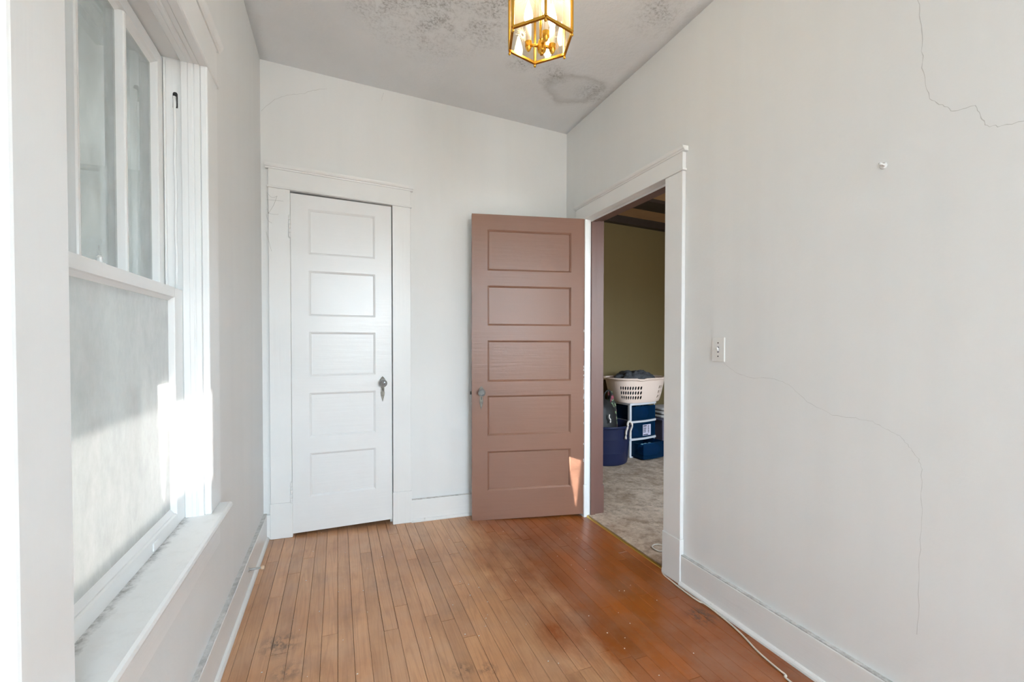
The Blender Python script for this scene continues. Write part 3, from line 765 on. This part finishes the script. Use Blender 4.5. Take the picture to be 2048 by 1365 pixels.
# candle cluster
MB().tube([(.006, .006, .02), (.004, .004, .2), (0, 0, LH+.06)], .0045, 8).build('stem', 'brass', ln, 0, True)
hub = MB().lathe([(.002, -.030), (.006, -.029), (.007, -.024), (.014, -.018), (.0165, -.010), (.0165, -.006), (.0135, -.003), (.0145, .010), (.0125, .020), (.005, .026)], (.014, .014, 0), 18)
smooth_by_angle(hub.build('hub', 'brass', ln), 30)
for (sx, sy) in ((-.030, .030), (.004, -.038), (.054, .010)):
    dv = Vector((sx-.014, sy-.014, 0)); L = dv.length
    MB().tube([(.014, .014, .003), (.014+dv.x*.9, .014+dv.y*.9, .003)], .0055, 10).build('arm', 'brass', ln, 0, True)
    cu = MB().lathe([(.002, -.019), (.006, -.016), (.010, -.008), (.0125, .000), (.0125, .003), (.0115, .004), (.0125, .012), (.013, .014)], (sx, sy, 0), 16)
    smooth_by_angle(cu.build('socket_cup', 'brass', ln), 30)
    MB().lathe([(.0098, .012), (.0098, .072), (.006, .074)], (sx, sy, 0), 14).build('candle_sleeve', 'candle', ln, 0, True)
    bu = MB().lathe([(.005, .074), (.009, .080), (.0145, .094), (.0155, .104), (.0125, .122), (.0075, .140), (.003, .156), (.0006, .166)], (sx, sy, 0), 14)
    bo = bu.build('bulb', 'bulb', ln, 0, True)

# ------------------------------------------------------------------ small fittings
# light switch
sw = empty('light_switch', (XR, 1.4405, 1.1235)); tag(sw, 'white toggle light switch on the right wall beside the doorway', 'light switch')
b = MB(); b.prism([(-.034, -.055), (.034, -.055), (.034, .055), (-.034, .055)], 'x', -.006, 0)
b.build('cover_plate', 'plastic_white', sw, .003)
MB().box(-.0066, -.006, -.005, .005, -.0125, .0125).build('toggle_slot', 'ink', sw)
MB().prism([(-.006, -.010), (-.006, .008), (-.017, .012), (-.018, .005)], 'y', -.0042, .0042).build('toggle', 'plastic_white', sw, .001)
for z in (.030, -.030): MB().lathe([(.0032, -.0068), (.0032, -.006)], (0, 0, z), 10, axis='x').build('screw', 'iron', sw)
# peg left in the plaster
hp = on_x(1770, 330, XR)
pg = empty('wall_peg', hp); tag(pg, 'small painted-over screw peg high on the bare right wall', 'peg')
MB().lathe([(.006, 0), (.006, -.004), (.0028, -.006), (.0028, -.018), (.0045, -.022), (.004, -.027), (.001, -.028)], (0, 0, 0), 10, axis='x').build('shank', 'wall', pg, 0, True)
MB().lathe([(.011, 0), (.010, -.002), (.006, -.0035)], (0, .004, -.001), 10, axis='x').build('plaster_collar', 'wall', pg, 0, True)
# door stop on the left baseboard
ds = empty('door_stop', (XL+.019, 2.268, .109)); tag(ds, 'metal peg door stop with tan rubber tip on the left baseboard', 'door stop')
MB().lathe([(.011, 0), (.010, .003), (.006, .005)], (0, 0, 0), 14, axis='x').build('base_plate', 'steel', ds, 0, True)
MB().lathe([(.0062, .004), (.0045, .02), (.0045, .050), (.006, .052)], (0, 0, 0), 12, axis='x').build('rod', 'steel', ds, 0, True)
MB().lathe([(.0075, .050), (.009, .053), (.009, .060), (.007, .064)], (0, 0, 0), 14, axis='x').build('rubber_tip', 'rubber', ds, 0, True)
# cord along the right baseboard, round the casing and into the next room
cpx = [(1324.5, 1136), (1326, 1148), (1346, 1165.5), (1373.5, 1187), (1397.5, 1203.5), (1411, 1209.6), (1449, 1239), (1479.6, 1266), (1517, 1305), (1555, 1338), (1572, 1351.5), (1583, 1366)]
pts = [on_floor(*q, .004) for q in cpx]
far = [on_floor(*q, .012) for q in ((1330, 1092), (1312, 1089.5), (1304.5, 1093), (1308, 1098), (1318, 1103), (1331, 1105))]
lead = [Vector((1.76, 1.745, T*1.76+.012))]+[]
path = [Vector((1.95, 1.80, T*1.95+.012))]+far+[Vector((1.70, 1.785, T*1.7+.014)), Vector((1.64, 1.79, T*1.64+.012)), Vector((1.604, 1.795, T*1.6+.0085))]+pts
last = pts[-1]
path += [Vector((last.x+.02, last.y-.25, T*(last.x+.02)+.004)), Vector((1.52, .3, T*1.52+.004)), Vector((1.53, -.6, T*1.53+.004))]
tag(MB().tube(catmull(path), .0036, 8).build('power_cord', 'cord', None, 0, True), 'thin white cord along the foot of the right wall and round the door casing', 'cord')

# hairline cracks in the plaster (real, very thin raised seams of dark filler)
def crack(root, px, plane, w_=.0010):
    P = [plane(*q) for q in px]; n = Vector((0, -1, 0)) if root is wb else Vector((-1, 0, 0))
    Q = []; rr = random.Random(len(px))
    for a, b_ in zip(P, P[1:]):
        for k in range(5):
            t = k/5; p = a.lerp(b_, t); d = (b_-a).normalized(); s = d.cross(n)
            Q.append((p+s*rr.uniform(-.0025, .0025), s, w_*rr.uniform(.35, 1)))
    b = MB()
    vs = []
    for p, s, ww in Q: vs += [p+s*ww+n*.0004, p-s*ww+n*.0004]
    b.add(vs, [(2*i, 2*i+1, 2*i+3, 2*i+2) for i in range(len(Q)-1)])
    b.build('plaster_crack', 'crack', root)
onb = lambda x, y: on_y(x, y, YB); onr = lambda x, y: on_x(x, y, XR)
crack(wb, [(522, 222), (550, 199), (574, 190), (607, 187.6), (625, 180.6), (661, 177)], onb)
crack(wb, [(764, 202), (764.5, 193), (768, 184)], onb)
crack(wr, [(1835, -10), (1841, 42), (1844, 91), (1846, 146), (1859, 198), (1885, 210), (1908, 224), (1949, 212), (1962, 236), (1974, 253), (2002, 252), (2060, 240)], onr)
crack(wr, [(1447, 727), (1471, 745), (1500, 756), (1548, 758), (1577, 769), (1614, 804), (1665, 831), (1712, 837), (1745, 844), (1778, 862), (1800, 872), (1819, 894), (1835, 914), (1844, 939), (1844, 1000), (1840, 1100), (1838, 1190), (1833, 1290)], onr, .0006)

# cobweb on the closet casing
cw = MB()
for st_ in ([(115, 290), (150, 325), (185, 315)], [(115, 340), (180, 345), (228, 350)], [(117, 400), (127, 430), (165, 440), (195, 440)], [(112, 440), (122, 480), (150, 500)], [(110, 560), (133, 640), (147, 692)], [(116, 300), (122, 360), (127, 430)], [(127, 430), (160, 380), (185, 315)]):
    P = [on_y(500+a*.2932, 300+b_*.2932, yf-.0035) for a, b_ in st_]
    cw.tube(catmull(P, 4), .00055, 4)
cw.ball(tuple(on_y(537, 426, yf-.004)), .003, 6)
tag(cw.build('cobweb', 'grime'), 'wispy grey cobweb on the left casing of the closet door', 'cobweb')

# paint chips and crumbs on the boards
cr = MB(); r3 = random.Random(11)
spec = [on_floor(x, y) for x, y in ((975, 1231), (972, 1238), (971, 1254), (958, 1273), (975, 1205), (1260, 1248), (1250, 1277), (958, 1176), (930, 1270), (1052, 1250), (898, 1080), (810, 1078), (643, 1067))]
for i in range(70): spec.append(Vector((r3.uniform(-.3, 1.4), r3.uniform(.9, 2.6), 0)))
for p in spec:
    s = r3.uniform(.0012, .0034); a = r3.uniform(0, 6.28); z = T*p.x+.0006
    vs = [(p.x+s*r3.uniform(.6, 1.2)*math.cos(a+k*1.57), p.y+s*r3.uniform(.6, 1.2)*math.sin(a+k*1.57), z) for k in range(4)]
    vs += [(x, y, z+.0011) for x, y, _ in vs]
    cr.add(vs, [(3, 2, 1, 0), (4, 5, 6, 7), (0, 1, 5, 4), (1, 2, 6, 5), (2, 3, 7, 6), (3, 0, 4, 7)])
tag(cr.build('floor_crumbs', 'chip'), 'scattered tiny white paint crumbs on the oak floor', 'debris', None, 'stuff')

# ------------------------------------------------------------------ the next room
CZ2 = 2.775
b = MB().box(XR+.02, X2, .9, Y2, -.05, .006).settle()
structure(b.build('floor_carpet', 'carpet'), 'stained beige carpet in the dim next room', 'carpet')
b = MB().box(XR+WT, X2+.1, Y2, Y2+.1, -.3, ZT)
structure(b.build('wall_next_room_back', 'olive'), 'olive green wall of the dim next room', 'wall')
structure(MB().box(X2, X2+.1, .8, Y2, -.3, ZT).build('wall_next_room_right', 'olive'), 'olive wall at the right end of the next room', 'wall')
mb = MB(); rect_with_hole(mb, 'y', .8, .9, XR+WT, X2, -.3, ZT, 2.3, 3.6, .8, 2.1)  # opening added to brighten the next room
structure(mb.build('wall_next_room_front', 'olive'), 'olive wall with an added daylight opening on the near side of the next room', 'wall')
portal('daylight_next_room', (2.95, .8, 1.45), 1.3, 1.3, (0, 1, 0))
c2 = structure(MB().box(XR+.02, X2+.1, .8, Y2+.1, CZ2, CZ2+.08).settle().build('ceiling_next_room', 'tan_ceiling'), 'tan ceiling with dark beams in the next room', 'ceiling')
for y0, y1 in ((4.27, 4.35), (3.66, 3.91), (2.86, 3.10)):
    MB().box(XR+WT, X2, y0, y1, CZ2-.035 if y1 < 4.3 else CZ2-.085, CZ2+.001).settle().build('beam', 'dark_beam', c2)

fz = lambda x: T*x+.006
# navy tub with rope handles
TX, TY = 2.575, 3.79
tb = empty('rope_handle_tub', (TX, TY, fz(TX))); tag(tb, 'round navy blue plastic tub with white rope handle on the carpet', 'tub')
prof = [(.02, .004), (.232, .004), (.240, .012), (.250, .13), (.2525, .132), (.252, .137), (.263, .27), (.2655, .272), (.265, .277), (.275, .375), (.290, .380), (.294, .392), (.288, .402), (.272, .402), (.266, .392), (.245, .03), (.02, .02)]
tbo = MB().lathe(prof, (0, 0, 0), 48, caps=True); smooth_by_angle(tbo.build('body', 'tub', tb), 40)
for ang in (-66, 114):
    a = R(ang); c, s = math.cos(a), math.sin(a); tx = (-s, c)
    P = []
    for t, rr, zz in ((-.045, .282, .275), (-.045, .286, .35), (-.045, .302, .395), (-.038, .298, .428), (0, .292, .446), (.038, .298, .428), (.045, .302, .395), (.045, .286, .35), (.045, .280, .285)):
        P.append(Vector((c*rr+tx[0]*t, s*rr+tx[1]*t, zz)))
    MB().tube(catmull(P, 3), .0105, 10).build('rope_handle', 'rope', tb, 0, True)
def lump(name, mt, loc, rad, seed, parent=None, amp=.18, freq=3.2, su=28, sv=16, power=2.6):
    """folded soft heap: a squashed ball with creases"""
    from mathutils import noise as nz
    b = MB(); vs = []
    for j in range(sv+1):
        ph = math.pi*j/sv-math.pi/2
        for i in range(su):
            th_ = 2*math.pi*i/su
            sg = lambda q: math.copysign(abs(q)**(2/power), q)
            d = Vector((sg(math.cos(ph))*sg(math.cos(th_)), sg(math.cos(ph))*sg(math.sin(th_)), sg(math.sin(ph))))
            n_ = nz.fractal(d*freq+Vector((seed*3.1, seed, 0)), 1.0, 2.0, 4)
            k = 1+amp*n_; vs.append((d.x*rad[0]*k, d.y*rad[1]*k, d.z*rad[2]*k))
    fs = [(j*su+i, j*su+(i+1) % su, (j+1)*su+(i+1) % su, (j+1)*su+i) for j in range(sv) for i in range(su)]
    b.add(vs, fs); o = b.build(name, mt, parent, 0, True); o.location = loc; return o
bg_ = empty('black_bag', (TX-.07, TY+.0, fz(TX)+.02)); tag(bg_, 'black nylon bag stuffed into the navy tub', 'bag')
lump('bag_body', 'black_cloth', (0, 0, .33), (.165, .19, .31), 2, bg_, .07)
MB().tube(catmull([Vector((.06, -.02, .60)), Vector((.05, -.04, .68)), Vector((.09, -.05, .72)), Vector((.13, -.04, .68)), Vector((.12, -.02, .58))], 5), .008, 8).build('carry_strap', 'black_cloth', bg_, 0, True)
MB().tube(catmull([Vector((-.005, -.212, .50)), Vector((-.012, -.217, .47)), Vector((.002, -.22, .445)), Vector((-.004, -.222, .42))], 4), .007, 6).build('zip_pull', 'rope', bg_, 0, True)
fo = empty('floral_bundle', (TX+.165, TY+.06, fz(TX)+.04)); tag(fo, 'dark cloth bundle with pink and green floral print stuck in the tub beside the bag', 'cloth')
o = lump('cloth', 'floral', (-.01, 0, .36), (.045, .045, .30), 5, fo, .2); o.rotation_euler = (0, R(-6), 0)

# three-drawer cart
KX, KY, KR = 2.915, 3.80, R(8); CW, CD, CH = .40, .36, .585
kt = empty('drawer_cart', (KX, KY, fz(KX)), KR); tag(kt, 'white plastic cart with three translucent blue drawers, lowest pulled out', 'drawer cart')
for px_ in (0, CW-.02):
    for py_ in (0, CD-.03):
        MB().prism([(px_, py_), (px_+.03 if px_ == 0 else px_-.01, py_), (px_+.03 if px_ == 0 else px_-.01, py_+.03), (px_, py_+.03)] if px_ == 0 else [(px_+.012, py_+.01), (px_+.02, py_+.01), (px_+.02, py_+.03), (px_+.012, py_+.03)], 'z', .0, CH).build('post', 'cart_white', kt, .003)
zs = [0, .195, .385, .565]
def curved_shelf(z, h):
    front = [(CW*i/10, -.006-.018*math.sin(math.pi*i/10)) for i in range(11)]
    pr = front+[(CW, CD), (0, CD)]
    MB().prism(pr, 'z', z, z+h).build('shelf', 'cart_white', kt, .002)
curved_shelf(0, .012)
for z in zs[1:3]: curved_shelf(z-.012, .022)
curved_shelf(zs[3], .022)
pull = [.16, .0, .0]
drs = []
for i in range(3):
    z0 = zs[i]+.014; z1 = zs[i+1]-.016; dy = -pull[i]; x0, x1 = .034, CW-.012; t_ = .004
    dr = empty('drawer'); dr.parent = kt; dr.location = (0, dy, 0); drs.append(dr)
    fr = [(x0+(x1-x0)*k/10, -.004-.018*math.sin(math.pi*k/10)) for k in range(11)]
    MB().prism(fr+[(x1, .004), (x0, .004)], 'z', z0, z1).build('front', 'drawer', dr)
    MB().box(x0, x0+t_, .004, CD-.03, z0, z1-.012).build('side', 'drawer', dr); MB().box(x1-t_, x1, .004, CD-.03, z0, z1-.012).build('side', 'drawer', dr)
    MB().box(x0, x1, CD-.034, CD-.03, z0, z1-.012).build('back', 'drawer', dr); MB().box(x0, x1, .004, CD-.034, z0, z0+t_).build('bottom', 'drawer', dr)
stk = MB(); yk = -.0245
stk.box(.175, .295, yk, yk+.002, .225, .345); sk = stk.build('label_sticker', 'sticker', drs[1])
ink = MB()
for x0, x1, z0, z1 in ((.182, .232, .325, .337), (.182, .228, .31, .315), (.182, .228, .30, .305), (.182, .225, .29, .295), (.182, .225, .28, .285), (.182, .222, .27, .275), (.182, .225, .26, .265), (.182, .255, .23, .24)):
    ink.box(x0, x1, yk-.0006, yk, z0, z1)
for k in range(9): ink.box(.248, .272, yk-.0006, yk, .252+k*.0095, .252+k*.0095+(.006 if k % 3 else .0035))
ink.build('print', 'ink', sk)
krot = Matrix.Rotation(KR, 3, 'Z')
def in_cart(x, y, z): v = krot @ Vector((x, y, 0)); return (KX+v.x, KY+v.y, fz(KX)+z)
for i, (x, y, z, rad, lab) in enumerate((((.21), -.07, .085, (.13, .075, .060), 'pale teal cloth heaped in the pulled-out lowest drawer'), (.11, .085, .262, (.062, .075, .05), 'teal cloth in the middle drawer behind the sticker'), (.26, .085, .468, (.07, .075, .065), 'bright teal cloth in the top drawer of the cart'))):
    o = lump('folded_cloth', 'teal_cloth', in_cart(x, y, z), rad, 11+i); tag(o, lab, 'cloth', 'cloths in the drawer cart')

# laundry basket on the cart, with real holes
BX, BY = in_cart(.25, .17, 0)[:2]; BZ = fz(KX)+.588
bk = empty('laundry_basket', (BX, BY, BZ), R(6)); tag(bk, 'beige plastic laundry basket with punched holes standing on the cart', 'laundry basket')
NU, NV = 56, 6; Hh = .262
def bpt(u, v):
    a = 2*math.pi*u; e = 2.6
    sg = lambda q: math.copysign(abs(q)**(2/e), q)
    k = .80+.20*v**.75; return Vector((sg(math.cos(a))*.35*k, sg(math.sin(a))*.245*k, .002+Hh*v))
b = MB(); vrow = [0, .12, .32, .52, .72, .86, 1.0]
for i in range(NU):
    ux = (i % 14); hole_col = 3 <= ux <= 11
    for j in range(NV):
        u0, u1, v0, v1 = i/NU, (i+1)/NU, vrow[j], vrow[j+1]
        cs = [(u0, v0), ((u0+u1)/2, v0), (u1, v0), (u1, (v0+v1)/2), (u1, v1), ((u0+u1)/2, v1), (u0, v1), (u0, (v0+v1)/2)]
        outer = [bpt(*q) for q in cs]
        if hole_col and 1 <= j <= 3:
            uc, vc = (u0+u1)/2, (v0+v1)/2; inner = []
            for q in range(8):
                an = R(-135+45*q); uu, vv = math.cos(an)*.34, math.sin(an)*.40
                inner.append(bpt(uc+(uu+.25*vv)*(u1-u0), vc+vv*(v1-v0)))
            b.add(outer+inner, [(q, (q+1) % 8, (q+1) % 8+8, q+8) for q in range(8)])
        else:
            b.add(outer, [(0, 1, 2, 3, 4, 5, 6, 7)])
n = len(b.v); b.add([bpt(i/NU, 0) for i in range(NU)], [tuple(range(NU))])
o = b.build('body', 'beige_plastic', bk)
bm = bmesh.new(); bm.from_mesh(o.data); bmesh.ops.remove_doubles(bm, verts=bm.verts, dist=1e-5); bmesh.ops.recalc_face_normals(bm, faces=bm.faces); bm.to_mesh(o.data); bm.free()
so = o.modifiers.new('thick', 'SOLIDIFY'); so.thickness = .004
rim = MB(); vs = []; fs = []
for i in range(NU):
    u = i/NU; p = bpt(u, 1.0); q = bpt(u, 1.0); out = Vector((q.x, q.y, 0)).normalized()
    dip = -.014*max(0, 1-((abs(((u*4) % 1)-.82))/.07)**2) if True else 0
    for rr, zz in ((-.004, -.006), (.024, -.010), (.028, -.002), (.022, .008), (-.004, .008)): vs.append(p+out*rr+Vector((0, 0, zz+dip)))
for i in range(NU):
    for k in range(5): fs.append((i*5+k, i*5+(k+1) % 5, ((i+1) % NU)*5+(k+1) % 5, ((i+1) % NU)*5+k))
smooth_by_angle(rim.add(vs, fs).build('rim', 'beige_plastic', bk), 50)
lf = lump('laundry_heap', 'grey_cloth', (BX+.01, BY+.02, BZ+.178), (.245, .165, .155), 4, None, .16, 4.5, 64, 32)
tag(lf, 'charcoal fleece laundry heaped in the beige basket', 'laundry')
# bin and towels at the right of the cart
sb = empty('storage_bin', (3.62, 4.05, fz(3.62))); tag(sb, 'grey violet storage bin half hidden by the door casing', 'storage bin')
vs = [(-.17+.02, -.15+.02, 0), (.17-.02, -.15+.02, 0), (.17-.02, .15-.02, 0), (-.17+.02, .15-.02, 0), (-.17, -.15, .36), (.17, -.15, .36), (.17, .15, .36), (-.17, .15, .36)]
MB().add(vs, [(3, 2, 1, 0), (4, 5, 6, 7), (0, 1, 5, 4), (1, 2, 6, 5), (2, 3, 7, 6), (3, 0, 4, 7)]).build('body', 'bin_grey', sb, .01)
MB().box(-.185, .185, -.165, .165, .36, .385).build('lid', 'bin_grey', sb, .008)
for i, z in enumerate((.386, .431, .476)):
    o = lump('folded_towel', 'towel', (3.62, 4.05, fz(3.62)+z+.020), (.15, .13, .021), 30+i, None, .06, 3, 28, 10, 5)
    tag(o, ('lowest', 'middle', 'topmost')[i]+' pale grey towel folded on the grey violet bin', 'towel', 'towels on the bin')

# ------------------------------------------------------------------ outside the window
GZ = -.6
structure(MB().box(3.7, 3.9, -.6, .8, GZ, 3.2).build('exterior_sun_blocker', 'siding'), 'added unseen slab keeping the sun out of the next room', 'wall')  # added blocker, stops sun entering the next room's opening
structure(MB().box(XR+.15, XR+.35, -5.2, YR-.15, GZ, 3.2).build('exterior_rear_blocker', 'siding'), 'added unseen slab keeping the sun out of the rear window', 'wall')  # added blocker, stops sun entering the rear window
structure(MB().box(-14, XL-.17, -9, 9, GZ-.1, GZ).build('exterior_ground', 'lawn'), 'dry lawn outside the window', 'ground')
# added porch-shaped screen dims the left window; a cut gap shapes the glint
PX = -2.2
pw = structure(empty('exterior_light_screen'), 'added boarded screen dimming the sash window and shaping the glint', 'light screen')
y = -2.6; bw = .20
GY0, GY1, GZ0, GZ1 = .60, .80, 1.20, 1.62
while y < 4.6:
    if abs(y-GY0) < 1e-6:
        b = MB().box(PX-.03, PX, y, y+bw-.001, GZ, GZ0); b.box(PX-.03, PX, y, y+bw-.001, GZ1, 2.62); b.box(PX-.03, PX, .70, y+bw-.001, GZ0, GZ1)
        b.prism([(.60, GZ0), (.644, GZ0+.02), (.612, GZ1), (.60, GZ1)], 'x', PX-.03, PX)
        b.prism([(.648, GZ0+.02), (.70, GZ0), (.70, GZ1), (.693, GZ1-.05)], 'x', PX-.03, PX)
        b.build('glint_gap_board', 'siding', pw)  # gap cut to taper the glint on the brown door
    else:
        MB().box(PX-.03, PX, y, y+bw-.001, GZ, 2.62).build('board', 'siding', pw)
    y = round(y+bw, 6)
MB().box(PX-.3, XL-.16, -2.7, 4.7, 2.62, 2.70).build('roof', 'siding', pw)  # lid of the added screen
MB().box(PX, XL-.16, 4.6, 4.65, GZ, 2.62).build('screen_end', 'siding', pw)
MB().box(PX, XL-.16, -2.65, -2.6, GZ, 2.25).build('screen_end', 'siding', pw)
MB().box(PX, XL-.16, -2.6, 4.6, GZ, GZ+.05).build('screen_floor', 'screen_floor', pw)
